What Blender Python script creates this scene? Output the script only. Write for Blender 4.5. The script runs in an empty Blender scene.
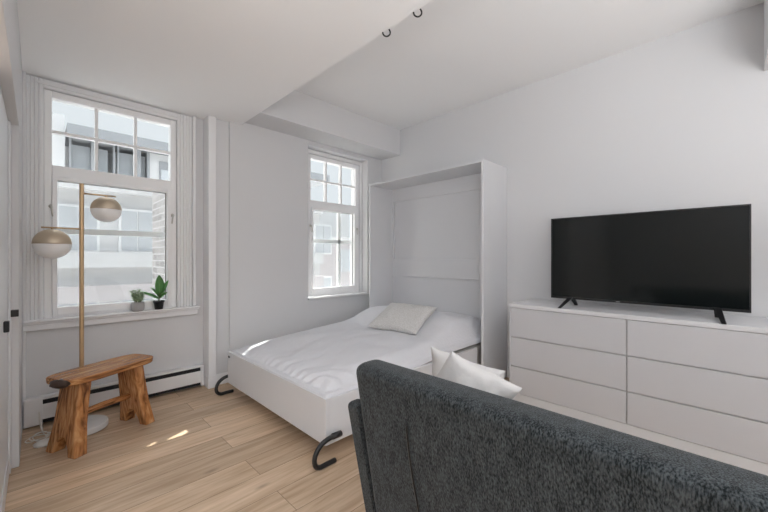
import bpy, bmesh, math, random
from mathutils import Vector, Matrix, noise
random.seed(7)
sc = bpy.context.scene
COL = sc.collection
R = math.radians

# ---------------------------------------------------------------- camera
cam_d = bpy.data.cameras.new('camera'); cam = bpy.data.objects.new('camera', cam_d); COL.objects.link(cam)
cam.location = (0, 0, 1.16)
cam.rotation_euler = (R(90), 0, R(45.147 - 90))
cam_d.sensor_width = 36.0; cam_d.lens = 349.2 / 768 * 36; cam_d.shift_y = 1.5 / 768
cam_d.clip_start = 0.02; cam_d.clip_end = 300
sc.camera = cam
# ---------------------------------------------------------------- world, sun, lights, exposure
w = bpy.data.worlds.new('sky'); sc.world = w; w.use_nodes = True
bg = w.node_tree.nodes['Background']; bg.inputs[0].default_value = (.90, .945, 1.0, 1); 
_nt = w.node_tree; _tc = _nt.nodes.new('ShaderNodeTexCoord'); _sx = _nt.nodes.new('ShaderNodeSeparateXYZ'); _mr = _nt.nodes.new('ShaderNodeMapRange')
_mr.interpolation_type = 'SMOOTHSTEP'; _mr.inputs[1].default_value = .36; _mr.inputs[2].default_value = .85; _mr.inputs[3].default_value = .95; _mr.inputs[4].default_value = 4.5
_nt.links.new(_tc.outputs['Generated'], _sx.inputs[0]); _nt.links.new(_sx.outputs[2], _mr.inputs[0]); _nt.links.new(_mr.outputs[0], bg.inputs[1])
sun_d = bpy.data.lights.new('sun', 'SUN'); sun_d.energy = 20; sun_d.angle = R(.5); sun_d.color = (1, .96, .9)
sun = bpy.data.objects.new('sun', sun_d); COL.objects.link(sun)
sun.rotation_euler = Vector((-.908, -.418, -.75)).to_track_quat('-Z', 'Y').to_euler()
def area(name, loc, direction, sx, sy, energy, color=(1, 1, 1), portal=False):
    d = bpy.data.lights.new(name, 'AREA'); d.shape = 'RECTANGLE'; d.size = sx; d.size_y = sy; d.energy = energy; d.color = color
    o = bpy.data.objects.new(name, d); COL.objects.link(o); o.location = loc
    o.rotation_euler = Vector(direction).to_track_quat('-Z', 'Z').to_euler()
    if portal: d.cycles.is_portal = True
    return o
area('daylight_window_a', (.45, 3.64, 1.5), (0, -1, 0), .84, 1.62, 1, portal=True)
area('daylight_window_b', (2.57, 3.64, 1.5), (0, -1, 0), .84, 1.62, 1, portal=True)
area('rear_fill', (-2.78, -1.75, 1.35), (1, 0, 0), 2.3, 2.0, 46, (.92, .96, 1.0))  # added fill from behind the camera, no window is modelled there
area('side_fill', (.6, -3.25, 1.35), (0, 1, 0), 2.2, 2.0, 3, (.92, .96, 1.0))  # weak added fill from the far end, without a window behind it
area('ceiling_fill', (-.9, -1.0, 1.2), (0, 0, 1), 1.4, 1.4, 62, (.93, .965, 1.0))  # added fill aimed at the ceiling, stands for no lamp in the room
area('ceiling_fill_b', (.8, -1.2, 1.25), (0, 0, 1), 1.4, 1.4, 66, (.93, .965, 1.0))  # second added ceiling fill, also without a lamp
sc.view_settings.view_transform = 'Standard'; sc.view_settings.look = 'None'
sc.view_settings.gamma = 1; sc.view_settings.use_curve_mapping = False
sc.view_settings.exposure = 0.0
try:
    sc.cycles.diffuse_bounces = 6; sc.cycles.max_bounces = 14; sc.cycles.transparent_max_bounces = 16
    sc.cycles.sample_clamp_indirect = 4
except Exception: pass

# ---------------------------------------------------------------- materials
def mat(name, color, rough=.5, spec=.4, metal=0, bump=None, noise_amt=0, noise_scale=5, sheen=0):
    m = bpy.data.materials.new(name); m.use_nodes = True; nt = m.node_tree; b = nt.nodes['Principled BSDF']
    b.inputs['Base Color'].default_value = (*color, 1); b.inputs['Roughness'].default_value = rough
    b.inputs['Metallic'].default_value = metal; b.inputs['Specular IOR Level'].default_value = spec
    if sheen: b.inputs['Sheen Weight'].default_value = sheen
    tc = nt.nodes.new('ShaderNodeTexCoord')
    if noise_amt:
        n = nt.nodes.new('ShaderNodeTexNoise'); n.inputs['Scale'].default_value = noise_scale; n.inputs['Detail'].default_value = 6
        nt.links.new(tc.outputs['Object'], n.inputs['Vector'])
        mx = nt.nodes.new('ShaderNodeMix'); mx.data_type = 'RGBA'
        mx.inputs[6].default_value = (*[c * (1 - noise_amt) for c in color], 1)
        mx.inputs[7].default_value = (*[min(1, c * (1 + noise_amt)) for c in color], 1)
        nt.links.new(n.outputs['Fac'], mx.inputs[0]); nt.links.new(mx.outputs[2], b.inputs['Base Color'])
    if bump:
        sc_, st = bump
        n2 = nt.nodes.new('ShaderNodeTexNoise'); n2.inputs['Scale'].default_value = sc_; n2.inputs['Detail'].default_value = 4
        nt.links.new(tc.outputs['Object'], n2.inputs['Vector'])
        bp = nt.nodes.new('ShaderNodeBump'); bp.inputs['Strength'].default_value = st; bp.inputs['Distance'].default_value = .01
        nt.links.new(n2.outputs['Fac'], bp.inputs['Height']); nt.links.new(bp.outputs['Normal'], b.inputs['Normal'])
    return m
M = {}
M['wall'] = mat('wall_paint', (.68, .68, .69), .75, .2, bump=(120, .03))
M['ceil'] = mat('ceiling_paint', (.88, .88, .885), .85, .1)
M['trim'] = mat('trim_paint', (.82, .82, .83), .4, .4)
M['vinyl'] = mat('window_vinyl', (.92, .92, .925), .3, .5)
M['door'] = mat('door_paint', (.72, .73, .75), .35, .4)
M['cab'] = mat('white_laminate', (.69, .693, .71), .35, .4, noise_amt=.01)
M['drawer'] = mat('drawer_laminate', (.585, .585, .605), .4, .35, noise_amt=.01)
M['gap'] = mat('recess_grey', (.25, .24, .24), .8)
M['gap2'] = mat('drawer_recess', (.52, .51, .51), .8)
M['black'] = mat('black_metal', (.012, .012, .013), .35, .5)
M['bplastic'] = mat('black_plastic', (.01, .01, .011), .3, .5)
M['screen'] = mat('screen_glass', (.006, .008, .008), .10, .3)
M['logo'] = mat('logo_grey', (.45, .45, .45), .4)
M['brass'] = mat('brushed_brass', (.62, .44, .26), .38, .5, metal=.85, noise_amt=.05, noise_scale=60)
M['cap'] = mat('champagne_metal', (.60, .50, .38), .42, .5, metal=.8)
M['globe'] = mat('frosted_glass', (.90, .89, .88), .35, .5)
M['marble'] = mat('white_marble', (.72, .71, .70), .25, .5, noise_amt=.12, noise_scale=9)
M['heater'] = mat('heater_enamel', (.76, .755, .76), .4, .4)
M['dark'] = mat('dark_slot', (.02, .02, .022), .7)
M['linen'] = mat('white_linen', (.72, .72, .75), .85, .1, bump=(45, .4), noise_amt=.02)
M['mattress'] = mat('grey_mattress_cloth', (.52, .50, .48), .9, .1, bump=(60, .4), noise_amt=.08, noise_scale=30)
M['cushion'] = mat('white_cushion_cloth', (.60, .59, .585), .9, .1, bump=(35, .35), noise_amt=.04, noise_scale=14)
M['brick'] = mat('brick_out', (.42, .38, .37), .9)
M['conc'] = mat('facade_concrete', (.58, .58, .585), .9, noise_amt=.04, noise_scale=2)
M['conc2'] = mat('facade_grey', (.30, .31, .325), .9, noise_amt=.05, noise_scale=1)
M['band'] = mat('facade_pinkish_stone', (.48, .445, .45), .9, noise_amt=.05, noise_scale=1)
M['pane_out'] = mat('far_window_pane', (.46, .485, .51), .3, .5)
M['street'] = mat('pale_street_bounce', (.62, .61, .60), .95)  # paler than asphalt, lifted to bounce sunlight up through the windows
M['potgrey'] = mat('grey_ceramic', (.42, .41, .41), .6, noise_amt=.06, noise_scale=40)
M['potblack'] = mat('black_pot_plastic', (.018, .018, .02), .4)
M['soil'] = mat('soil', (.06, .045, .035), .95)
M['cord'] = mat('white_cord', (.72, .70, .66), .5)

def glass_mat():
    m = bpy.data.materials.new('window_glass'); m.use_nodes = True; nt = m.node_tree; nt.nodes.clear()
    o = nt.nodes.new('ShaderNodeOutputMaterial'); t = nt.nodes.new('ShaderNodeBsdfTransparent'); g = nt.nodes.new('ShaderNodeBsdfGlossy')
    t.inputs[0].default_value = (.96, .975, .97, 1); g.inputs['Roughness'].default_value = .02
    lw = nt.nodes.new('ShaderNodeLayerWeight'); lw.inputs[0].default_value = .5
    pw = nt.nodes.new('ShaderNodeMath'); pw.operation = 'POWER'; pw.inputs[1].default_value = 5; nt.links.new(lw.outputs['Facing'], pw.inputs[0])
    f = nt.nodes.new('ShaderNodeMath'); f.operation = 'MULTIPLY_ADD'; f.inputs[1].default_value = .8; f.inputs[2].default_value = .025; nt.links.new(pw.outputs[0], f.inputs[0])
    mx = nt.nodes.new('ShaderNodeMixShader')
    nt.links.new(f.outputs[0], mx.inputs[0]); nt.links.new(t.outputs[0], mx.inputs[1]); nt.links.new(g.outputs[0], mx.inputs[2]); nt.links.new(mx.outputs[0], o.inputs[0])
    return m
M['glass'] = glass_mat()
def screen_mat():
    m = bpy.data.materials.new('insect_mesh'); m.use_nodes = True; nt = m.node_tree; nt.nodes.clear()
    o = nt.nodes.new('ShaderNodeOutputMaterial'); t = nt.nodes.new('ShaderNodeBsdfTransparent'); d = nt.nodes.new('ShaderNodeBsdfDiffuse'); d2 = nt.nodes.new('ShaderNodeBsdfDiffuse')
    d.inputs[0].default_value = (.6, .6, .6, 1); d2.inputs[0].default_value = (.6, .6, .6, 1)
    a = nt.nodes.new('ShaderNodeMixShader'); a.inputs[0].default_value = .35
    nt.links.new(d.outputs[0], a.inputs[1]); nt.links.new(d2.outputs[0], a.inputs[2])
    mx = nt.nodes.new('ShaderNodeMixShader'); mx.inputs[0].default_value = .2
    nt.links.new(t.outputs[0], mx.inputs[1]); nt.links.new(a.outputs[0], mx.inputs[2]); nt.links.new(mx.outputs[0], o.inputs[0])
    return m
M['mesh'] = screen_mat()

def floor_mat():
    m = bpy.data.materials.new('oak_planks'); m.use_nodes = True; nt = m.node_tree; L = nt.links.new; b = nt.nodes['Principled BSDF']
    tc = nt.nodes.new('ShaderNodeTexCoord')
    br = nt.nodes.new('ShaderNodeTexBrick'); br.offset = .37; br.offset_frequency = 2
    br.inputs['Scale'].default_value = 1; br.inputs['Brick Width'].default_value = 1.9; br.inputs['Row Height'].default_value = .185
    br.inputs['Mortar Size'].default_value = .0014; br.inputs['Mortar Smooth'].default_value = .3; br.inputs['Bias'].default_value = 0
    br.inputs['Color1'].default_value = (0, 0, 0, 1); br.inputs['Color2'].default_value = (1, 1, 1, 1); br.inputs['Mortar'].default_value = (.5, .5, .5, 1)
    mp0 = nt.nodes.new('ShaderNodeMapping'); mp0.inputs['Location'].default_value = (.35, .06, 0)
    L(tc.outputs['Object'], mp0.inputs[0]); L(mp0.outputs[0], br.inputs[0])
    mp = nt.nodes.new('ShaderNodeMapping'); mp.inputs['Scale'].default_value = (1.2, 14, 1); L(tc.outputs['Object'], mp.inputs[0])
    off = nt.nodes.new('ShaderNodeVectorMath'); off.operation = 'MULTIPLY_ADD'; L(br.outputs['Color'], off.inputs[0]); off.inputs[1].default_value = (9, 3, 5); L(mp.outputs[0], off.inputs[2])
    n = nt.nodes.new('ShaderNodeTexNoise'); n.inputs['Scale'].default_value = 2.2; n.inputs['Detail'].default_value = 8; n.inputs['Distortion'].default_value = .6; L(off.outputs[0], n.inputs['Vector'])
    n2 = nt.nodes.new('ShaderNodeTexNoise'); n2.inputs['Scale'].default_value = 3; n2.inputs['Detail'].default_value = 5; L(off.outputs[0], n2.inputs['Vector'])
    mp3 = nt.nodes.new('ShaderNodeMapping'); mp3.inputs['Scale'].default_value = (3, 10, 1); L(tc.outputs['Object'], mp3.inputs[0])
    v = nt.nodes.new('ShaderNodeTexVoronoi'); v.inputs['Scale'].default_value = .55; L(mp3.outputs[0], v.inputs['Vector'])
    kn = nt.nodes.new('ShaderNodeMapRange'); kn.inputs[1].default_value = .0; kn.inputs[2].default_value = .085; kn.inputs[3].default_value = .55; kn.inputs[4].default_value = 1; L(v.outputs['Distance'], kn.inputs[0])
    cr = nt.nodes.new('ShaderNodeValToRGB'); e = cr.color_ramp.elements
    e[0].position = .28; e[0].color = (.46, .315, .195, 1); e[1].position = .72; e[1].color = (.73, .555, .40, 1)
    L(n.outputs['Fac'], cr.inputs[0])
    tone = nt.nodes.new('ShaderNodeMapRange'); tone.inputs[3].default_value = .80; tone.inputs[4].default_value = 1.12; L(br.outputs['Color'], tone.inputs[0])
    m1 = nt.nodes.new('ShaderNodeVectorMath'); m1.operation = 'SCALE'; L(cr.outputs[0], m1.inputs[0]); L(tone.outputs[0], m1.inputs['Scale'])
    m2 = nt.nodes.new('ShaderNodeVectorMath'); m2.operation = 'SCALE'; L(m1.outputs[0], m2.inputs[0]); L(kn.outputs[0], m2.inputs['Scale'])
    mo = nt.nodes.new('ShaderNodeMix'); mo.data_type = 'RGBA'; L(br.outputs['Fac'], mo.inputs[0]); L(m2.outputs[0], mo.inputs[6]); mo.inputs[7].default_value = (.16, .10, .06, 1)
    L(mo.outputs[2], b.inputs['Base Color']); b.inputs['Roughness'].default_value = .42; b.inputs['Specular IOR Level'].default_value = .35
    bp = nt.nodes.new('ShaderNodeBump'); bp.inputs['Strength'].default_value = .08; bp.inputs['Distance'].default_value = .01; L(n2.outputs['Fac'], bp.inputs['Height']); L(bp.outputs[0], b.inputs['Normal'])
    return m
M['floor'] = floor_mat()

def bench_mat():
    m = bpy.data.materials.new('waxed_rustic_wood'); m.use_nodes = True; nt = m.node_tree; L = nt.links.new; b = nt.nodes['Principled BSDF']
    tc = nt.nodes.new('ShaderNodeTexCoord'); mp = nt.nodes.new('ShaderNodeMapping'); mp.inputs['Scale'].default_value = (4, 22, 3)
    L(tc.outputs['Generated'], mp.inputs[0])
    n = nt.nodes.new('ShaderNodeTexNoise'); n.inputs['Scale'].default_value = 1.2; n.inputs['Detail'].default_value = 9; n.inputs['Distortion'].default_value = 1.2
    mp.inputs['Scale'].default_value = (2.0, 9, 2.0); L(mp.outputs[0], n.inputs['Vector'])
    cr = nt.nodes.new('ShaderNodeValToRGB'); e = cr.color_ramp.elements
    e[0].position = .30; e[0].color = (.10, .035, .012, 1); e[1].position = .74; e[1].color = (.66, .37, .16, 1)
    x = e.new(.5); x.color = (.44, .19, .065, 1)
    L(n.outputs['Fac'], cr.inputs[0]); L(cr.outputs[0], b.inputs['Base Color']); b.inputs['Roughness'].default_value = .27
    bp = nt.nodes.new('ShaderNodeBump'); bp.inputs['Strength'].default_value = .3; bp.inputs['Distance'].default_value = .01; L(n.outputs['Fac'], bp.inputs['Height']); L(bp.outputs[0], b.inputs['Normal'])
    return m
M['bench'] = bench_mat()
M['bark'] = mat('dark_knot_wood', (.05, .028, .018), .6, bump=(20, .8), noise_amt=.5, noise_scale=25)

def sofa_mat():
    m = bpy.data.materials.new('charcoal_weave'); m.use_nodes = True; nt = m.node_tree; L = nt.links.new; b = nt.nodes['Principled BSDF']
    tc = nt.nodes.new('ShaderNodeTexCoord')
    mp = nt.nodes.new('ShaderNodeMapping'); mp.inputs['Scale'].default_value = (1, 1, .32); L(tc.outputs['Object'], mp.inputs[0])
    n = nt.nodes.new('ShaderNodeTexNoise'); n.inputs['Scale'].default_value = 320; n.inputs['Detail'].default_value = 3; L(mp.outputs[0], n.inputs['Vector'])
    n3 = nt.nodes.new('ShaderNodeTexNoise'); n3.inputs['Scale'].default_value = 45; n3.inputs['Detail'].default_value = 4; L(mp.outputs[0], n3.inputs['Vector'])
    ad = nt.nodes.new('ShaderNodeMath'); ad.operation = 'MULTIPLY_ADD'; L(n3.outputs['Fac'], ad.inputs[0]); ad.inputs[1].default_value = .28; 
    ml = nt.nodes.new('ShaderNodeMath'); ml.operation = 'MULTIPLY'; L(n.outputs['Fac'], ml.inputs[0]); ml.inputs[1].default_value = .85; L(ml.outputs[0], ad.inputs[2])
    cr = nt.nodes.new('ShaderNodeValToRGB'); e = cr.color_ramp.elements
    e[0].position = .44; e[0].color = (.004, .006, .007, 1); e[1].position = .72; e[1].color = (.062, .071, .076, 1)
    L(ad.outputs[0], cr.inputs[0]); L(cr.outputs[0], b.inputs['Base Color']); b.inputs['Roughness'].default_value = .92; b.inputs['Specular IOR Level'].default_value = .15
    b.inputs['Sheen Weight'].default_value = .12; b.inputs['Sheen Roughness'].default_value = .5
    bp = nt.nodes.new('ShaderNodeBump'); bp.inputs['Strength'].default_value = .6; bp.inputs['Distance'].default_value = .004; L(ad.outputs[0], bp.inputs['Height']); L(bp.outputs[0], b.inputs['Normal'])
    return m
M['sofa'] = sofa_mat()
def sham_mat():
    m = bpy.data.materials.new('stitched_cushion_cloth'); m.use_nodes = True; nt = m.node_tree; L = nt.links.new; b = nt.nodes['Principled BSDF']
    tc = nt.nodes.new('ShaderNodeTexCoord'); v = nt.nodes.new('ShaderNodeTexVoronoi'); v.feature = 'DISTANCE_TO_EDGE'; v.inputs['Scale'].default_value = 60
    L(tc.outputs['Object'], v.inputs['Vector'])
    cr = nt.nodes.new('ShaderNodeValToRGB'); e = cr.color_ramp.elements; e[0].position = .02; e[0].color = (.60, .585, .565, 1); e[1].position = .16; e[1].color = (.70, .69, .68, 1)
    L(v.outputs['Distance'], cr.inputs[0]); L(cr.outputs[0], b.inputs['Base Color']); b.inputs['Roughness'].default_value = .9
    bp = nt.nodes.new('ShaderNodeBump'); bp.inputs['Strength'].default_value = .8; bp.inputs['Distance'].default_value = .01; L(v.outputs['Distance'], bp.inputs['Height']); L(bp.outputs[0], b.inputs['Normal'])
    return m
M['sham'] = sham_mat()
def brick_mat():
    m = M['brick']; nt = m.node_tree; b = nt.nodes['Principled BSDF']; tc = nt.nodes.new('ShaderNodeTexCoord')
    br = nt.nodes.new('ShaderNodeTexBrick'); br.inputs['Scale'].default_value = 1; br.inputs['Brick Width'].default_value = .21; br.inputs['Row Height'].default_value = .075; br.inputs['Mortar Size'].default_value = .008
    br.inputs['Color1'].default_value = (.30, .28, .28, 1); br.inputs['Color2'].default_value = (.50, .47, .46, 1); br.inputs['Mortar'].default_value = (.60, .59, .58, 1)
    cx = nt.nodes.new('ShaderNodeSeparateXYZ'); cm = nt.nodes.new('ShaderNodeCombineXYZ'); a = nt.nodes.new('ShaderNodeMath')
    nt.links.new(tc.outputs['Object'], cx.inputs[0]); nt.links.new(cx.outputs[0], a.inputs[0]); nt.links.new(cx.outputs[1], a.inputs[1])
    nt.links.new(a.outputs[0], cm.inputs[0]); nt.links.new(cx.outputs[2], cm.inputs[1]); nt.links.new(cm.outputs[0], br.inputs[0]); nt.links.new(br.outputs[0], b.inputs['Base Color'])
brick_mat()
def leaf_mat(name, c1, c2):
    return mat(name, c1, .4, .4, noise_amt=.35, noise_scale=30)
M['leaf'] = leaf_mat('rubber_leaf', (.085, .235, .07), None)
M['leafrib'] = mat('leaf_midrib', (.22, .38, .16), .5)
M['succ'] = mat('succulent_leaf', (.36, .48, .30), .45, noise_amt=.55, noise_scale=60)
M['stem'] = mat('plant_stem', (.20, .22, .10), .6)

# ---------------------------------------------------------------- mesh helpers
def obj(name, bm, m, parent=None, smooth=False, bevel=0, seg=2, subsurf=0, autosmooth=None):
    me = bpy.data.meshes.new(name); bmesh.ops.recalc_face_normals(bm, faces=bm.faces); bm.to_mesh(me); bm.free()
    me.materials.append(m if not isinstance(m, str) else M[m])
    o = bpy.data.objects.new(name, me); COL.objects.link(o)
    if parent:
        o.parent = parent
        p = parent; off = Vector((0, 0, 0))
        mw = Matrix.Identity(4)
        chain = []
        while p: chain.append(p); p = p.parent
        for q in reversed(chain): mw = mw @ Matrix.Translation(q.location) @ q.rotation_euler.to_matrix().to_4x4()
        if o.get('_local') is None and WORLDSPACE[0]:
            me.transform(mw.inverted())
    if bevel:
        b = o.modifiers.new('bevel', 'BEVEL'); b.width = bevel; b.segments = seg; b.limit_method = 'ANGLE'; b.angle_limit = R(40)
        smooth = True
    if subsurf:
        s = o.modifiers.new('sub', 'SUBSURF'); s.levels = s.render_levels = subsurf
    if smooth:
        for p in me.polygons: p.use_smooth = True
        if bevel:
            try: me.set_sharp_from_angle(angle=R(50))
            except Exception: pass
            wn = o.modifiers.new('wn', 'WEIGHTED_NORMAL'); wn.keep_sharp = True
    return o
WORLDSPACE = [True]   # part meshes are written in room coordinates and moved into the thing's frame
def empty(name, loc, rz=0):
    o = bpy.data.objects.new(name, None); COL.objects.link(o); o.location = loc; o.rotation_euler = (0, 0, rz); o.empty_display_size = .1
    return o
def tag(o, label, cat, group=None):
    o['label'] = label; o['category'] = cat
    if group: o['group'] = group
    return o
def struct(o): o['kind'] = 'structure'; return o
def bx(bm, x0, x1, y0, y1, z0, z1):
    vs = [bm.verts.new((x, y, z)) for x in (x0, x1) for y in (y0, y1) for z in (z0, z1)]
    for f in ((0, 1, 3, 2), (4, 6, 7, 5), (0, 4, 5, 1), (2, 3, 7, 6), (0, 2, 6, 4), (1, 5, 7, 3)):
        bm.faces.new([vs[i] for i in f])
    return vs
def boxes(*bs):
    bm = bmesh.new()
    for b in bs: bx(bm, *b)
    return bm
def tube(bm, pts, r, seg=10, closed=False):
    pts = [Vector(p) for p in pts]; n = len(pts); rings = []
    prev = None
    for i, p in enumerate(pts):
        if closed: t = (pts[(i + 1) % n] - pts[i - 1]).normalized()
        else: t = (pts[min(i + 1, n - 1)] - pts[max(i - 1, 0)]).normalized()
        if prev is None:
            a = Vector((0, 0, 1)) if abs(t.z) < .9 else Vector((1, 0, 0))
            nrm = t.cross(a).normalized()
        else: nrm = (prev - t * prev.dot(t)).normalized()
        prev = nrm; bn = t.cross(nrm)
        rr = r[i] if isinstance(r, (list, tuple)) else r
        rings.append([bm.verts.new(p + (nrm * math.cos(2 * math.pi * k / seg) + bn * math.sin(2 * math.pi * k / seg)) * rr) for k in range(seg)])
    m = n if closed else n - 1
    for i in range(m):
        a, b = rings[i], rings[(i + 1) % n]
        for k in range(seg): bm.faces.new((a[k], a[(k + 1) % seg], b[(k + 1) % seg], b[k]))
    if not closed:
        bm.faces.new(rings[0][::-1]); bm.faces.new(rings[-1])
    return bm
def smooth_path(pts, k=6):
    pts = [Vector(p) for p in pts]; out = []
    P = [pts[0]] + pts + [pts[-1]]
    for i in range(1, len(P) - 2):
        for j in range(k):
            t = j / k; a, b, c, d = P[i - 1], P[i], P[i + 1], P[i + 2]
            out.append(.5 * ((2 * b) + (-a + c) * t + (2 * a - 5 * b + 4 * c - d) * t * t + (-a + 3 * b - 3 * c + d) * t ** 3))
    out.append(pts[-1]); return out
def lathe(bm, prof, c, seg=32):
    rings = []
    for (r, z) in prof:
        if r < 1e-5: rings.append([bm.verts.new((c[0], c[1], c[2] + z))])
        else: rings.append([bm.verts.new((c[0] + r * math.cos(2 * math.pi * k / seg), c[1] + r * math.sin(2 * math.pi * k / seg), c[2] + z)) for k in range(seg)])
    for a, b in zip(rings, rings[1:]):
        for k in range(seg):
            k2 = (k + 1) % seg
            if len(a) == 1 and len(b) == 1: continue
            if len(a) == 1: bm.faces.new((a[0], b[k], b[k2]))
            elif len(b) == 1: bm.faces.new((a[k], a[k2], b[0]))
            else: bm.faces.new((a[k], a[k2], b[k2], b[k]))
    return bm
def prism(bm, poly, f0, f1):
    a = [bm.verts.new(f0(p)) for p in poly]; b = [bm.verts.new(f1(p)) for p in poly]; n = len(poly)
    bm.faces.new(a[::-1]); bm.faces.new(b)
    for i in range(n): bm.faces.new((a[i], a[(i + 1) % n], b[(i + 1) % n], b[i]))
    return bm

# ================================================================ STRUCTURE
YW, YE = 3.43, 3.60
struct(obj('floor', boxes((-3, 3.45, -3.5, 3.60, -.08, 0)), 'floor'))
# low ceiling, high ceiling
struct(obj('ceiling', boxes((-3, 1.378, -3.5, 3.6, 2.42, 2.95), (1.378, 3.6, -3.5, 3.6, 2.765, 2.95)), 'ceil'))
struct(obj('trim_1', boxes((1.378, 3.24, 2.97, 3.43, 2.447, 2.765)), 'wall')).name = 'trim_1'       # dropped beam above the windows
# window wall (thick), with two openings
O1 = (.035, .865, .715, 2.352); O2 = (2.185, 2.965, .715, 2.352)
bm = bmesh.new()
for a in ((-.3, O1[0]), (O1[1], O2[0]), (O2[1], 3.6)): bx(bm, a[0], a[1], YW, YE, -.08, 2.765)
for o_ in (O1, O2):
    bx(bm, o_[0], o_[1], YW, YE, -.08, o_[2] - .01); bx(bm, o_[0], o_[1], YW, YE, o_[3], 2.765)
struct(obj('wall_back', bm, 'wall'))
# the thicker pier wall with the niche of the second window
struct(obj('wall_pier', boxes((1.142, 1.268, 3.325, YW, 0, 2.42), (1.268, 2.11, 3.30, YW, 0, 2.447), (2.11, 2.985, 3.30, YW, 0, .697), (2.985, 3.24, 3.30, YW, 0, 2.447), (2.11, 2.985, 3.30, YW, 2.395, 2.447)), 'wall'))
struct(obj('trim_2', boxes((1.08, 1.142, 3.285, YW, 0, 2.42), (1.074, 1.150, 3.275, YW, 0, .10)), 'trim'))
struct(obj('wall_right', boxes((3.24, 3.6, -3.5, YW, -.08, 2.765)), 'wall'))
struct(obj('trim_3', boxes((2.72, 3.24, -3.5, -.128, 2.33, 2.765)), 'wall'))
struct(obj('wall_left', boxes((-.30, -.068, 2.80, YW, 0, 2.42), (-.30, -.068, 1.1, 2.80, 1.89, 2.42)), 'wall', bevel=.003))
struct(obj('wall_left_rear', boxes((-3.0, -2.85, -3.5, 3.6, -.08, 2.95)), 'wall'))
struct(obj('wall_kitchen', boxes((-3.0, -.30, 1.9, 2.1, 0, 2.42)), 'wall'))
struct(obj('wall_front', boxes((-3.0, 3.6, -3.5, -3.35, -.08, 2.95)), 'wall'))
# vertical edge bead where the left wall meets the window casing
struct(obj('trim_4', boxes((-.068, -.052, 3.395, YW, .0, 2.42)), 'trim', bevel=.004))
# fluted casings of the first window
def fluted(x0, x1, z0, z1, n, y=YW, d=.014):
    bm = bmesh.new(); prof = [(x0, y)]; st = (x1 - x0) / n
    for i in range(n):
        a = x0 + i * st
        prof += [(a + st * .08, y - d), (a + st * .62, y - d), (a + st * .72, y - d * .45), (a + st * .9, y - d * .45)]
    prof += [(x1, y)]
    prism(bm, prof, lambda p: (p[0], p[1], z0), lambda p: (p[0], p[1], z1)); return bm
struct(obj('trim_5', fluted(-.052, .033, .727, 2.41, 4), 'trim'))
struct(obj('trim_6', fluted(.868, .985, .727, 2.41, 5), 'trim'))
struct(obj('trim_7', boxes((.033, .868, YW - .014, YW, 2.354, 2.41), (.0, .9, YW - .022, YW, 2.372, 2.388)), 'trim', bevel=.003))
struct(obj('trim_8', boxes((.985, 1.012, 3.40, YW, .727, 2.42)), 'trim', bevel=.005))
struct(obj('trim_9', boxes((-.068, 1.03, 3.375, YW, .697, .712), (-.068, 1.02, 3.39, YW, .655, .697)), 'trim', bevel=.004))
struct(obj('trim_10', boxes((-.068, 1.035, 3.36, 3.445, .712, .728)), 'trim', bevel=.005))       # sill board
struct(obj('trim_11', boxes((2.10, 2.99, 3.27, 3.445, .697, .717)), 'trim', bevel=.005))         # second sill
# stepped casing round the second window
bm = bmesh.new()
for (a, b, d) in ((2.11, 2.185, .02), (2.965, 2.985, .02)): bx(bm, a, b, YW - d, YW, .717, 2.395)
bx(bm, 2.185, 2.965, YW - .02, YW, 2.353, 2.395); bx(bm, 2.11, 2.985, YW - .035, YW - .02, 2.365, 2.38); bx(bm, 2.968, 2.978, YW - .035, YW - .02, .717, 2.38)
struct(obj('trim_12', bm, 'trim', bevel=.003))
# baseboards
struct(obj('sun_block_ledge', boxes((1.7, 3.6, YE + .002, 4.08, 2.6, 2.72)), 'trim'))   # unseen ledge added outside to keep sun out of the second window's upper panes
struct(obj('baseboard_back', boxes((1.15, 1.262, 3.312, 3.325, 0, .10)), 'trim', bevel=.003))
struct(obj('baseboard_right', boxes((3.222, 3.238, -3.3, 1.555, 0, .10), (3.222, 3.238, 3.07, 3.29, 0, .10)), 'trim', bevel=.003))

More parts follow.
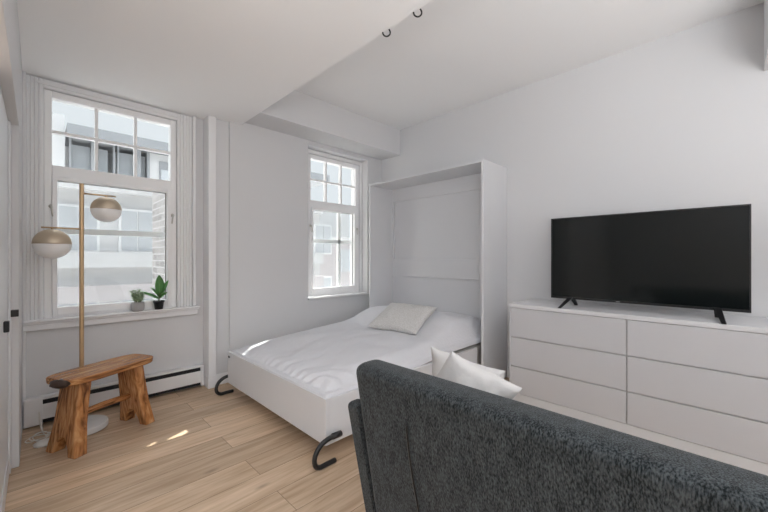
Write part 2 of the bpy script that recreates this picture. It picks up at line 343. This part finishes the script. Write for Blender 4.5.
# ---- windows
def window(name, x0, x1, z0, z1, gx0, gx1, cols):
    w_ = empty(name, ((x0 + x1) / 2, 3.47, z0)); struct(w_)
    ya, yb = 3.44, 3.52
    e = .0015
    obj('frame', boxes((x0 + e, gx0, ya, yb, z0, z1 - e), (gx1, x1 - e, ya, yb, z0, z1 - e), (gx0, gx1, ya, yb, 2.303, z1 - e), (gx0, gx1, ya, yb, 1.744, 1.822), (gx0, gx1, ya, yb, z0, .745)), 'vinyl', w_, bevel=.004)
    s = .028  # sash of the lower light
    obj('sash', boxes((gx0, gx0 + s, ya - .012, yb - .02, .745, 1.744), (gx1 - s, gx1, ya - .012, yb - .02, .745, 1.744), (gx0 + s, gx1 - s, ya - .012, yb - .02, .745, .80), (gx0 + s, gx1 - s, ya - .012, yb - .02, 1.717, 1.744)), 'vinyl', w_, bevel=.003)
    obj('lower_pane', boxes((gx0 + s, gx1 - s, 3.476, 3.480, .80, 1.717)), 'glass', w_)
    g = obj('upper_pane', boxes((gx0, gx1, 3.476, 3.480, 1.822, 2.303)), 'glass', w_)
    for i in range(1, 3):
        xm = gx0 + (gx1 - gx0) * i / 3
        obj('muntin', boxes((xm - .010, xm + .010, 3.455, 3.499, 1.822, 2.303)), 'vinyl', w_)
    zm = 2.066
    obj('muntin', boxes((gx0, gx1, 3.457, 3.497, zm - .010, zm + .010)), 'vinyl', w_)
    # seals: thin dark line round the lower pane
    obj('gasket', boxes((gx0 + s, gx1 - s, 3.470, 3.476, 1.7125, 1.717), (gx1 - s - .006, gx1 - s, 3.470, 3.476, .80, 1.717)), 'gap', w_)
    # outer storm sash
    q = [(x0 + .01, x1 - .01, 3.545, 3.575, 1.338, 1.380), (x0 + .01, x0 + .05, 3.545, 3.575, .73, 1.80), (x1 - .03, x1 - .01, 3.545, 3.575, .73, 1.80), (x0 + .01, x1 - .01, 3.545, 3.575, .72, .76)]
    if cols: xm = 2.728; q.append((xm - .02, xm + .02, 3.545, 3.575, .73, 1.80))
    obj('storm_sash', boxes(*q), 'vinyl', w_)
    obj('insect_screen', boxes((x0 + .05, x1 - .05, 3.578, 3.580, .76, 1.80)), 'mesh', w_)
    for xx, sg in ((gx0 - .005, 1), (gx1 + .012, -1)):
        bm = bmesh.new(); lathe(bm, [(0, 0), (.014, 0), (.014, .012), (0, .012)], (0, 0, 0), 16)
        bmesh.ops.rotate(bm, verts=bm.verts, cent=(0, 0, 0), matrix=Matrix.Rotation(R(90), 3, 'X'))
        bmesh.ops.translate(bm, verts=bm.verts, vec=(xx, 3.441, 1.525))
        tube(bm, [(xx, 3.432, 1.525), (xx, 3.418, 1.525), (xx + .004 * sg, 3.414, 1.50), (xx + .008 * sg, 3.414, 1.452)], [.006, .007, .006, .005], 8)
        obj('handle', bm, mat('handle_nickel', (.62, .60, .56), .35, .5, metal=.4), w_, smooth=True)
    return w_
window('window_1', O1[0], O1[1], .717, O1[3], .078, .822, 0)
window('window_2', O2[0], O2[1], .717, O2[3], .0 + 2.235, 2.912, 1)

# ---- door in the left wall
d = empty('door_1', (-.14, 2.4, 0)); struct(d)
obj('door_leaf', boxes((-.15, -.108, 2.003, 2.797, .006, 1.888)), 'door', d, bevel=.002)
obj('door_rail', boxes((-.108, -.098, 2.715, 2.795, .01, 1.885), (-.108, -.103, 2.005, 2.715, .01, .12)), 'door', d, bevel=.002)
obj('latch', boxes((-.098, -.068, 2.72, 2.752, .842, .878)), 'black', d, bevel=.002)
obj('door_pull', boxes((-.108, -.089, 2.36, 2.40, .815, .865)), 'black', d, bevel=.003)

# ---- outside
bm = boxes((.985, 1.34, 3.60, 4.93, -8, 1.93), (1.12, 1.5, 3.60, 4.35, 1.93, 4.5))  # upper block is unseen, added to keep sun off the left window
tag(obj('brick_wing', bm, 'brick'), 'grey brick wing wall of the building seen just outside the left window', 'brick wall')
struct(obj('street', boxes((-60, 80, 3.9, 90, -8.2, -8.0)), 'street'))
b = empty('apartment_building', (5, 17, -8))
tag(b, 'pale apartment block with flat grey roof slab seen through the left window', 'building')
YB = 16.0
bm = bmesh.new()
bx(bm, -6, 11.2, YB + .35, 26, -8, 4.1)                                   # core
bx(bm, -6, 4.8, YB + 1.2, 22, 4.1, 5.22); bx(bm, 3.1, 4.8, YB, 22, 4.1, 5.22)                                    # penthouse
for z in (-5.2, -2.2, .8, 3.55): bx(bm, -6, 11.2, YB, YB + .4, z, z + .55)
obj('facade', bm, 'conc', b)
obj('stone_band', boxes(*[(-6, 11.2, YB - .05, YB + .36, z, z + .55) for z in (-3.5, -.4)]), 'band', b)
obj('roof_slab', boxes((.72, 11.4, YB - .3, YB + 1.6, 5.24, 5.66)), 'conc2', b)
obj('roof_parapet', boxes((-6, .68, YB, YB + .6, 4.1, 5.98)), 'conc', b)
for x, w2 in ((.78, .06), (1.36, .16), (1.98, .05), (2.1, .05), (2.62, .2), (3.02, .08)):
    obj('column', boxes((x, x + w2, YB - .05, YB + .2, 4.1, 5.24)), 'conc2', b)
f_ = obj('window_frame', boxes((3.42, 4.6, YB - .04, YB + .02, 4.1, 4.95)), 'conc2', b)
obj('window_pane', boxes((3.48, 3.98, YB - .07, YB - .03, 4.12, 4.62), (4.04, 4.54, YB - .07, YB - .03, 4.12, 4.62)), 'pane_out', f_)
for k in range(2):
    x = .86 + k * 1.15
    obj('pane', boxes((x, x + 1.0, YB + .3, YB + .4, 4.15, 5.1)), 'pane_out', b)
for fl, z in enumerate((-4.6, -1.5, 1.42)):
    for k in range(9):
        x = -2.9 + k * 1.72
        f_ = obj('window_frame', boxes((x - .08, x + 1.08, YB + .24, YB + .36, z - .08, z + 1.58)), 'trim', b)
        obj('window_pane', boxes((x, x + .48, YB + .20, YB + .26, z, z + 1.5), (x + .52, x + 1.0, YB + .20, YB + .26, z, z + 1.5)), 'pane_out', f_)
b2 = empty('low_building', (17, 19, -8)); tag(b2, 'low pale brick building with a flat roof seen through the second window', 'building')
obj('wall', boxes((11.6, 30, 18.5, 26, -8, 2.2)), 'band', b2); obj('roof', boxes((11.5, 30.2, 18.3, 26, 2.2, 2.5)), 'conc', b2)
for k in range(5):
    obj('pane', boxes((14.2 + k * 2.2, 15.4 + k * 2.2, 18.44, 18.52, .2, 1.7)), 'pane_out', b2)
for k in range(1):
    pass

# ================================================================ BED CABINET + BED
cb = empty('bed_cabinet', (2.99, 2.3, 0)); tag(cb, 'tall white wall bed cabinet standing open around the head of the bed', 'cabinet')
Z1 = 2.03; XF, XB = 2.79, 3.238
obj('side_panel', boxes((XF, XB, 1.562, 1.585, 0, Z1)), 'cab', cb, bevel=.0015)
obj('side_panel', boxes((XF, XB, 3.035, 3.058, 0, Z1)), 'cab', cb, bevel=.0015)
obj('top_panel', boxes((XF + .005, XB, 1.585, 3.035, Z1 - .022, Z1 - .002)), 'cab', cb, bevel=.0015)
obj('back_panel', boxes((3.185, 3.20, 1.585, 3.035, .03, Z1 - .022)), 'cab', cb)
obj('rail', boxes((3.165, 3.185, 1.585, 3.035, 1.85, Z1 - .022)), 'cab', cb, bevel=.002)
obj('rail', boxes((3.168, 3.185, 1.585, 3.035, .93, 1.14)), 'cab', cb, bevel=.002)
obj('batten', boxes((3.17, 3.185, 3.01, 3.035, 1.14, 1.85)), 'cab', cb)

bed = empty('wall_bed', (1.95, 2.35, 0)); tag(bed, 'white fold-down wall bed with lowered frame on black hook legs', 'bed')
obj('footboard', boxes((1.15, 1.172, 1.62, 3.032, .10, .362)), 'cab', bed, bevel=.0015)
obj('side_rail', boxes((1.172, 2.785, 1.62, 1.642, .10, .358)), 'cab', bed, bevel=.0015)
obj('side_rail', boxes((1.172, 2.785, 3.010, 3.032, .10, .358)), 'cab', bed, bevel=.0015)
obj('base_panel', boxes((1.172, 2.785, 1.642, 3.010, .105, .125)), 'cab', bed)
obj('latch_plate', boxes((1.143, 1.150, 2.985, 3.012, .318, .332)), 'black', bed, bevel=.001)
for yy, y2 in ((1.598, 1), (3.05, 1)):
    bm = bmesh.new()
    tube(bm, smooth_path([(1.215, yy, .150), (1.165, yy, .150), (1.115, yy, .138), (1.078, yy, .108), (1.062, yy, .070), (1.068, yy, .034), (1.095, yy, .0145), (1.14, yy, .0135), (1.20, yy, .0135)], 4), .0136, 12)
    lg = obj('hook_leg', bm, 'black', bed, smooth=True)
    bm = bmesh.new(); tube(bm, [(1.18, yy, .152), (1.24, yy, .150)], .0165, 12)
    obj('leg_socket', bm, 'black', lg, smooth=True)
# shift the near leg outside the side rail
def soft_box(x0, x1, y0, y1, z0, z1, r=.05):
    return boxes((x0, x1, y0, y1, z0, z1))
mt = obj('mattress', boxes((1.180, 3.14, 1.650, 3.002, .13, .366)), 'mattress', bevel=.05, seg=4)
tag(mt, 'grey mattress lying in the white bed frame under the duvet', 'mattress')

def ss(a, b, x): t = max(0, min(1, (x - a) / (b - a))); return t * t * (3 - 2 * t)
def duvet_mesh():
    bm = bmesh.new(); x0, x1, y0, y1 = 1.173, 3.15, 1.643, 3.008; nx, ny = 180, 130; V = {}
    for i in range(nx + 1):
        for j in range(ny + 1):
            u, v = i / nx, j / ny; x = x0 + (x1 - x0) * u; y = y0 + (y1 - y0) * v
            dn, df, dl = (y - y0), (x - x0), (y1 - y)
            near_edge = .378 + .045 * ss(1.6, 2.5, x)
            top = .405 + .06 * ss(1.17, 1.8, x) + .025 * ss(1.8, 2.3, x)
            hump = 0
            for yc in (1.98, 2.66):
                hump = max(hump, .13 * ss(2.30, 2.72, x) * (1 - ss(2.85, 3.15, x) * .5) * max(0, 1 - abs((y - yc) / .36) ** 2.6) ** .5 if abs(y - yc) < .36 else hump)
            top += hump
            e = min(ss(0, .17, dn), ss(0, .12, df), ss(0, .12, dl))
            lo = near_edge if dn <= min(df, dl) * 1.3 else .372 + .05 * ss(1.6, 2.4, x)
            z = lo + (top - lo) * (1 - (1 - e) ** 2)
            p = Vector((x * 2.2, y * 3.2, 0))
            z += .012 * noise.noise(p) * e + .007 * noise.noise(Vector((x * 7 + y * 3, y * 9 - x * 4, 3))) * (.3 + e)
            # drag wrinkles running in from the foot and near edge
            wz = math.sin((y * 38 + 9 * noise.noise(Vector((x * 2.5, y * 2.5, 9)))) + x * 16)
            z += .0105 * wz * (1 - ss(.05, .42, dn + .35 * df)) * (.35 + e)
            wx = math.sin(y * 70 + 5 * noise.noise(Vector((x * 6, y * 5, 2))))
            z += .0055 * wx * (1 - ss(.0, .24, df)) * (1 - ss(2.3, 2.9, y))
            V[i, j] = bm.verts.new((x, y, max(z, .377)))
    for i in range(nx):
        for j in range(ny): bm.faces.new((V[i, j], V[i + 1, j], V[i + 1, j + 1], V[i, j + 1]))
    # skirt closing down to the mattress
    per = [(i, 0) for i in range(nx)] + [(nx, j) for j in range(ny)] + [(i, ny) for i in range(nx, 0, -1)] + [(0, j) for j in range(ny, 0, -1)]
    low = []
    for (i, j) in per:
        c = V[i, j].co; low.append(bm.verts.new((c.x, c.y, c.z - .04)))
    n = len(per)
    for k in range(n):
        a, b_ = V[per[k]], V[per[(k + 1) % n]]
        bm.faces.new((a, low[k], low[(k + 1) % n], b_))
    return bm
dv = obj('duvet', duvet_mesh(), 'linen', smooth=True)
tag(dv, 'rumpled white duvet spread over the bed and its pillows', 'duvet')

def pillow(name, m, w_, h_, t, loc, rot, wr=.01, seed=0, pinch=.09):
    bm = bmesh.new(); n = 36; T = {}; B = {}
    for i in range(n + 1):
        for j in range(n + 1):
            u = -1 + 2 * i / n; v = -1 + 2 * j / n
            u = math.sin(u * math.pi / 2) if True else u; v = math.sin(v * math.pi / 2)
            x = w_ / 2 * u * (1 - pinch * (1 - v * v)); y = h_ / 2 * v * (1 - pinch * (1 - u * u))
            th = t / 2 * (max(0, (1 - u * u) * (1 - v * v))) ** .42
            nz = wr * noise.noise(Vector((x * 9 + seed, y * 9, seed))) + wr * .6 * noise.noise(Vector((x * 22 + seed, y * 22, seed)))
            edge = (i in (0, n)) or (j in (0, n))
            k = min(1, th / (t * .2))
            T[i, j] = bm.verts.new((x, y, th + nz * k))
            B[i, j] = T[i, j] if edge else bm.verts.new((x, y, -th + nz * k))
    for i in range(n):
        for j in range(n):
            bm.faces.new((T[i, j], T[i + 1, j], T[i + 1, j + 1], T[i, j + 1]))
            bm.faces.new((B[i, j], B[i, j + 1], B[i + 1, j + 1], B[i + 1, j]))
    o = obj(name, bm, m, smooth=True); o.location = loc; o.rotation_euler = rot
    return o
p = pillow('throw_pillow', 'sham', .54, .41, .16, (2.43, 2.20, .600), (R(8), R(-22), R(-77)), seed=3)
p.rotation_euler = (Matrix.Rotation(R(-83), 3, 'Z') @ Matrix.Rotation(R(27), 3, 'X')).to_euler()
tag(p, 'small ivory patterned pillow lying on the white duvet at the bed head', 'pillow')

# ================================================================ DRESSER + TV
dr = empty('dresser', (2.98, .5, 0)); tag(dr, 'wide white six-drawer dresser under the television against the right wall', 'dresser')
X0, X1, Y0, Y1 = 2.738, 3.218, -.30, 1.30
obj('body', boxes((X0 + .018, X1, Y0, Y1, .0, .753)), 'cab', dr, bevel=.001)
for a_, b_ in ((Y1 - .010, Y1), (Y0, Y0 + .010)): obj('side_edge', boxes((X0, X0 + .018, a_, b_, 0, .753)), 'cab', dr)
obj('plinth', boxes((X0 + .001, X0 + .018, Y0 + .010, Y1 - .010, 0, .066)), 'cab', dr)
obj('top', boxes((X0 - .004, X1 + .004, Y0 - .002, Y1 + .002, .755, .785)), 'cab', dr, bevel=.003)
obj('recess', boxes((X0 + .012, X0 + .0175, Y0 + .012, Y1 - .012, .067, .752)), 'gap2', dr)
ym = .5
for (z0, z1) in ((.5205, .7525), (.2875, .5125), (.0700, .2795)):
    for (ya, yb) in ((Y0 + .012, ym - .004), (ym + .004, Y1 - .012)):
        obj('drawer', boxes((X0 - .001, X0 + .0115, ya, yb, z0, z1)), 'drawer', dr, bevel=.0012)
tv = empty('television', (2.9, .48, .785)); tag(tv, 'large black flat screen television standing on the white dresser', 'television')
ty0, ty1, tz0, tz1 = -.066, 1.030, .842, 1.467
obj('casing', boxes((2.902, 2.932, ty0 + .002, ty1 - .002, tz0 + .002, tz1 - .002), (2.932, 2.965, .15, .83, .86, 1.22)), 'bplastic', tv, bevel=.003)
obj('bezel', boxes((2.893, 2.906, ty0, ty0 + .008, tz0, tz1), (2.893, 2.906, ty1 - .008, ty1, tz0, tz1), (2.893, 2.906, ty0 + .008, ty1 - .008, tz1 - .008, tz1), (2.893, 2.906, ty0 + .008, ty1 - .008, tz0, tz0 + .016)), 'bplastic', tv, bevel=.0015)
obj('screen', boxes((2.897, 2.902, ty0 + .008, ty1 - .008, tz0 + .016, tz1 - .008)), 'screen', tv)
obj('logo', boxes((2.8915, 2.8935, .568, .592, tz0 + .0045, tz0 + .0095)), 'logo', tv)
for yy, s in ((.885, 1), (.075, -1)):
    bm = bmesh.new()
    def prong(a, b, w0=.017, w1=.011):
        a = Vector(a); b_ = Vector(b)
        vs = []
        for p_, h in ((a, w0), (b_, w1)):
            for dx in (-1, 1):
                for dy in (-1, 1): vs.append(bm.verts.new((p_.x + dx * h, p_.y + dy * h, p_.z)))
        for f in ((0, 1, 3, 2), (4, 6, 7, 5), (0, 4, 5, 1), (2, 3, 7, 6), (0, 2, 6, 4), (1, 5, 7, 3)): bm.faces.new([vs[i] for i in f])
    prong((2.915, yy, .86), (2.74, yy + s * .032, .7862)); prong((2.917, yy, .86), (3.01, yy - s * .004, .7862))
    obj('stand_foot', bm, 'bplastic', tv, bevel=.002)

# ================================================================ SOFA
so = empty('sofa', (1.25, -.1, 0)); tag(so, 'charcoal woven fabric sofa with its back to the camera', 'sofa')
def sofa_slab(y0, y1, z1, xt, xb, th, r, puff=0):
    # rear profile leaning: top at xt, foot at xb ; rounded top
    prof = []
    n = 16
    for k in range(n + 1):
        a = math.pi - math.pi * k / n; ca, sa = math.cos(a), math.sin(a)
        prof.append((xt + r + r * math.copysign(abs(ca) ** .62, ca), z1 - r * .62 + r * .62 * abs(sa) ** .7))
    prof.append((xt + th + .10, .30)); prof.append((xt + th + .13, .08)); prof.append((xb, .08))
    bm = bmesh.new(); ny = max(2, int((y1 - y0) / .05)); rings = []
    for j in range(ny + 1):
        y = y0 + (y1 - y0) * j / ny
        rings.append([bm.verts.new((px, y, pz)) for px, pz in prof])
    for a, b_ in zip(rings, rings[1:]):
        m = len(prof)
        for k in range(m): bm.faces.new((a[k], a[(k + 1) % m], b_[(k + 1) % m], b_[k]))
    bm.faces.new(rings[0]); bm.faces.new(rings[-1][::-1])
    return bm
obj('backrest', sofa_slab(-1.15, .865, .821, .722, .850, .15, .055), 'sofa', so, bevel=.022, seg=4)
obj('arm', sofa_slab(.872, .925, .672, .745, .862, .62, .028), 'sofa', so, bevel=.014, seg=3)
obj('seat', boxes((.95, 1.62, -1.15, .865, .14, .33)), 'sofa', so, bevel=.04, seg=4)
bm = bmesh.new(); pts = []
for k in range(16):
    z = .715 - k * .045; x = .722 + (.850 - .722) * (.728 - z) / .648
    pts.append((x - .0015, .642 + .006 * math.sin(k * .5) , z))
tube(bm, pts, .0028, 8)
obj('seam', bm, 'bplastic', so, smooth=True)
for yy in (.75, -1.0):
    for xx in (.93, 1.5):
        bm = bmesh.new(); lathe(bm, [(0, 0), (.018, 0), (.025, .15), (0, .15)], (xx, yy, 0), 14); obj('leg', bm, 'black', so, smooth=True)
for k, (loc, rz, lean, roll, lab) in enumerate((((1.30, .812, .575), 92, -12, 6, 'white cushion nearest the bed, standing behind the sofa back'),
                                          ((1.14, .712, .640), 125, -20, 30, 'crumpled white cushion with a peaked corner, leaning in front of the other cushion'))):
    c = pillow('sofa_cushion', 'cushion', .345 - .055 * k, .345 - .055 * k, .15 - .02 * k, loc, (0, 0, 0), wr=.022, seed=11 + k * 5, pinch=.10)
    c.rotation_euler = (Matrix.Rotation(R(rz), 3, 'Z') @ Matrix.Rotation(R(90 + lean), 3, 'X') @ Matrix.Rotation(R(roll), 3, 'Z')).to_euler()
    tag(c, lab, 'cushion', 'white cushions on the sofa')

# ================================================================ HEATER
h = empty('baseboard_heater', (.5, 3.40, 0)); tag(h, 'long white baseboard heater with a dark top slot under the left window', 'heater')
obj('front_panel', boxes((-.05, 1.062, 3.362, 3.372, .045, .148)), 'heater', h, bevel=.003)
obj('top_cover', boxes((-.05, 1.062, 3.368, 3.429, .178, .196), (-.05, 1.062, 3.418, 3.429, .01, .178)), 'heater', h, bevel=.003)
obj('end_cap', boxes((-.062, .03, 3.358, 3.429, .012, .198)), 'heater', h, bevel=.004)
obj('end_cap', boxes((1.04, 1.068, 3.358, 3.429, .012, .198)), 'heater', h, bevel=.004)
obj('fin_element', boxes((.03, 1.04, 3.375, 3.416, .02, .172)), 'dark', h)

# ================================================================ BENCH
bc = (.316, 2.897); ba = R(27)
bn = empty('wooden_bench', (bc[0], bc[1], 0), ba); tag(bn, 'small rustic wooden bench with slab legs in front of the heater', 'bench')
WORLDSPACE[0] = False
HT = .458
def outline():
    pts = []
    n = 48
    for k in range(n):
        a = 2 * math.pi * k / n; c_, s_ = math.cos(a), math.sin(a)
        ex = .276 * math.copysign(abs(c_) ** .45, c_); ey = .130 * math.copysign(abs(s_) ** .42, s_)
        ey *= 1 + .05 * noise.noise(Vector((ex * 6, 2, s_)))
        if ex < -.2: ey *= 1 - .04 * (-.2 - ex) / .1; ex += .012 * noise.noise(Vector((ey * 30, 1, 1)))
        pts.append((ex, ey))
    return pts
bm = bmesh.new(); prism(bm, outline(), lambda p: (p[0] * .985, p[1] * .95, HT - .042), lambda p: (p[0], p[1], HT))
obj('seat', bm, 'bench', bn, bevel=.009, seg=3)
for s in (-1, 1):
    half = [(.085, .418), (.088, .30), (.098, .16), (.120, .05), (.130, 0), (.066, 0), (.052, .05), (.02, .098)]
    poly = half + [(-a, b_) for a, b_ in reversed(half)]
    th = .068
    def f(q, off): 
        x = s * (.160 + .055 * (1 - q[1] / .43)) + off
        return (x, q[0], q[1])
    bm = bmesh.new(); prism(bm, poly, lambda q: f(q, -th / 2), lambda q: f(q, th / 2))
    obj('leg', bm, 'bench', bn, bevel=.006, seg=2)
bm = bmesh.new(); tube(bm, [(-.2, 0, .20), (0, .004, .205), (.2, 0, .20)], [.017, .02, .017], 10); obj('stretcher', bm, 'bench', bn, smooth=True)
bm = bmesh.new(); bmesh.ops.create_icosphere(bm, subdivisions=3, radius=1)
for v in bm.verts:
    k = 1 + .18 * noise.noise(v.co * 2); v.co = Vector((v.co.x * .036 * k - .272, v.co.y * .065 * k - .045, v.co.z * .024 * k + HT - .022))
obj('knot', bm, 'bark', bn, smooth=True)
WORLDSPACE[0] = True

# ================================================================ FLOOR LAMP
lx, ly = .215, 3.10
lp = empty('floor_lamp', (lx, ly, 0)); tag(lp, 'tall brass floor lamp with two globe shades and a marble base', 'floor lamp')
bm = bmesh.new(); lathe(bm, [(0, .002), (.135, .002), (.142, .006), (.142, .036), (.138, .042), (0, .042)], (lx, ly, 0), 48); obj('base', bm, 'marble', lp, smooth=True, bevel=.002)
bm = bmesh.new(); lathe(bm, [(0, .042), (.0125, .042), (.0125, 1.655), (.011, 1.657), (0, 1.657)], (lx, ly, 0), 20); obj('pole', bm, 'brass', lp, smooth=True, bevel=.0005)
for sx, za, xe, xg, r in ((1, 1.592, .40, .345, .088), (-1, 1.352, .02, .072, .095)):
    bm = bmesh.new(); tube(bm, [(lx, ly, za), (xe, ly, za)], .0055, 10); ar = obj('arm', bm, 'brass', lp, smooth=True)
    bm = bmesh.new(); tube(bm, [(xg, ly, za), (xg, ly, za - .012)], .006, 10); obj('stem', bm, 'brass', ar, smooth=True)
    zc = za - .010 - r
    prof = [(r * math.sin(t * math.pi / 40), r * math.cos(t * math.pi / 40)) for t in range(0, 21)]
    bm = bmesh.new(); lathe(bm, [(a, b_) for a, b_ in prof] + [(r * .97, 0)], (xg, ly, zc), 40); obj('shade_cap', bm, 'cap', lp, smooth=True)
    rg = r * .992
    prof = [(rg * math.sin(t * math.pi / 40), rg * math.cos(t * math.pi / 40)) for t in range(20, 41)]
    prof[-1] = (0, -rg)
    bm = bmesh.new(); lathe(bm, prof, (xg, ly, zc), 40); obj('glass_globe', bm, 'globe', lp, smooth=True)
# cord and its adapter
cd = empty('power_cord', (.07, 3.1, 0)); tag(cd, 'white power cord and foot switch coiled on the floor beside the lamp base', 'cord')
bm = bmesh.new(); pts = []
for k in range(60):
    a = k * .34; rr = .045 + .012 * math.sin(k * .9)
    pts.append((.0 + rr * math.cos(a) + k * .0006, 3.12 + rr * 1.2 * math.sin(a), .006 + .012 * (math.sin(k * .5) + 1)))
tube(bm, pts, .0028, 6); obj('cable', bm, 'cord', cd, smooth=True)
bm = bmesh.new(); tube(bm, smooth_path([(.03, 3.20, .01), (.02, 3.27, .08), (.012, 3.30, .12), (.015, 3.28, .05), (.03, 3.22, .008), (.05, 3.12, .006)], 5), .0028, 6); obj('cable', bm, 'cord', cd, smooth=True)
bm = bmesh.new(); lathe(bm, [(0, 0), (.05, 0), (.052, .008), (.03, .02), (0, .022)], (.035, 3.03, .001), 24); obj('foot_switch', bm, 'cord', cd, smooth=True)

# ================================================================ PLANTS
pa = empty('succulent', (.578, 3.395, .728)); tag(pa, 'small variegated succulent in a grey round pot on the window sill', 'plant')
c0 = (.578, 3.395, .7285)
bm = bmesh.new(); lathe(bm, [(0, 0), (.034, 0), (.044, .012), (.047, .04), (.043, .072), (.038, .072), (.038, .062), (0, .062)], c0, 32); obj('pot', bm, 'potgrey', pa, smooth=True)
bm = bmesh.new(); lathe(bm, [(0, .064), (.0375, .064)], c0, 20); obj('soil', bm, 'soil', pa)
def leaf(bm, base, d, up, L, W, curl=.2, fold=.15, n=6, thick=0):
    d = Vector(d).normalized(); side = d.cross(Vector(up)).normalized(); nrm = side.cross(d).normalized(); rows = []
    for i in range(n + 1):
        t = i / n; wdt = W * math.sin(math.pi * min(1, .06 + t * .94)) ** .75 * (1 if t < 1 else .02)
        c = Vector(base) + d * (L * t) - nrm * (curl * L * t * t)
        rows.append([bm.verts.new(c + side * wdt * s + nrm * (fold * wdt * abs(s))) for s in (-1, -.5, 0, .5, 1)])
    for a, b_ in zip(rows, rows[1:]):
        for k in range(4): bm.faces.new((a[k], a[k + 1], b_[k + 1], b_[k]))
for k in range(11):
    a = k * 2.4; r0 = .022 * math.sqrt(k / 11); hh = .055 + .085 * random.random()
    bx_, by_ = c0[0] + r0 * math.cos(a), c0[1] + r0 * math.sin(a)
    tx, ty = bx_ + .022 * math.cos(a), by_ + .022 * math.sin(a)
    bm = bmesh.new(); tube(bm, [(bx_, by_, c0[2] + .062), (tx, ty, c0[2] + .062 + hh)], .0022, 6)
    st = obj('stem', bm, 'stem', pa, smooth=True)
    bm = bmesh.new()
    for q in range(12):
        t = .2 + .8 * q / 11; base = (bx_ + (tx - bx_) * t, by_ + (ty - by_) * t, c0[2] + .062 + hh * t); an = q * 2.4 + k
        leaf(bm, base, (math.cos(an), math.sin(an), .7), (0, 0, 1), .026, .011, n=3)
    lf = obj('leaves', bm, 'succ', st, smooth=True); s_ = lf.modifiers.new('solid', 'SOLIDIFY'); s_.thickness = .0018
pb = empty('potted_plant', (.725, 3.400, .728)); tag(pb, 'small broad-leaved green plant in a black pot on the window sill', 'plant')
c1 = (.725, 3.400, .7285)
bm = bmesh.new(); lathe(bm, [(0, 0), (.029, 0), (.037, .058), (.041, .058), (.041, .072), (.037, .072), (.035, .060), (0, .060)], c1, 32); obj('pot', bm, 'potblack', pb, smooth=True)
bm = bmesh.new(); lathe(bm, [(0, .062), (.034, .062)], c1, 20); obj('soil', bm, 'soil', pb)
bm = bmesh.new(); tube(bm, [(c1[0], c1[1], c1[2] + .06), (c1[0] + .004, c1[1], c1[2] + .13)], [.005, .004], 8); obj('stem', bm, 'stem', pb, smooth=True)
for (dx, dy, dz, L, W, zb, cu) in ((-1, -.15, .60, .150, .021, .085, .10), (-.08, -.3, 1.6, .165, .036, .125, .02), (.62, -.1, 1.25, .155, .022, .10, -.04), (-.62, -.45, .95, .115, .022, .10, .12), (.45, -.75, .75, .085, .020, .09, .2), (.1, .5, 1.2, .12, .026, .10, .1)):
    base = (c1[0] + .003, c1[1], c1[2] + zb)
    bm = bmesh.new(); leaf(bm, base, (dx, dy, dz), (dx * -1.1, -.75, .8), L, W, cu, .28, 9)
    lf = obj('leaf', bm, 'leaf', pb, smooth=True); s_ = lf.modifiers.new('solid', 'SOLIDIFY'); s_.thickness = .0015
    d_ = Vector((dx, dy, dz)).normalized(); side = d_.cross(Vector((dx * -1.1, -.75, .8))).normalized(); nr = side.cross(d_).normalized()
    bm = bmesh.new(); tube(bm, [Vector(base) + d_ * (L * t) - nr * (cu * L * t * t - .0012) for t in (0, .25, .5, .75, .95)], .0014, 6); obj('midrib', bm, 'leafrib', lf, smooth=True)

# ================================================================ CEILING HOOKS
for k, (yy, rz, lab) in enumerate(((1.375, 0, 'small black open hook under the dropped ceiling edge, the one nearer the window'), (1.15, 12, 'small black open hook under the dropped ceiling edge, the one nearer the camera'))):
    bm = bmesh.new()
    cxh, czh, rh = 1.388, 2.418, .021
    pts = [(cxh + .002, yy, czh + rh + .05)]
    pts = []
    for q in range(15):
        a = R(25 - q * 15.5)
        pts.append((cxh + rh * math.cos(a) * .7, yy - rh * math.cos(a) * .7, czh + rh * math.sin(a)))
    pts = [(1.380, yy + .0, 2.455), (1.392, yy - .006, 2.450)] + pts
    tube(bm, pts, .0042, 8)
    o = obj('ceiling_hook', bm, 'black', smooth=True); tag(o, lab, 'hook', 'black hooks under the ceiling edge')
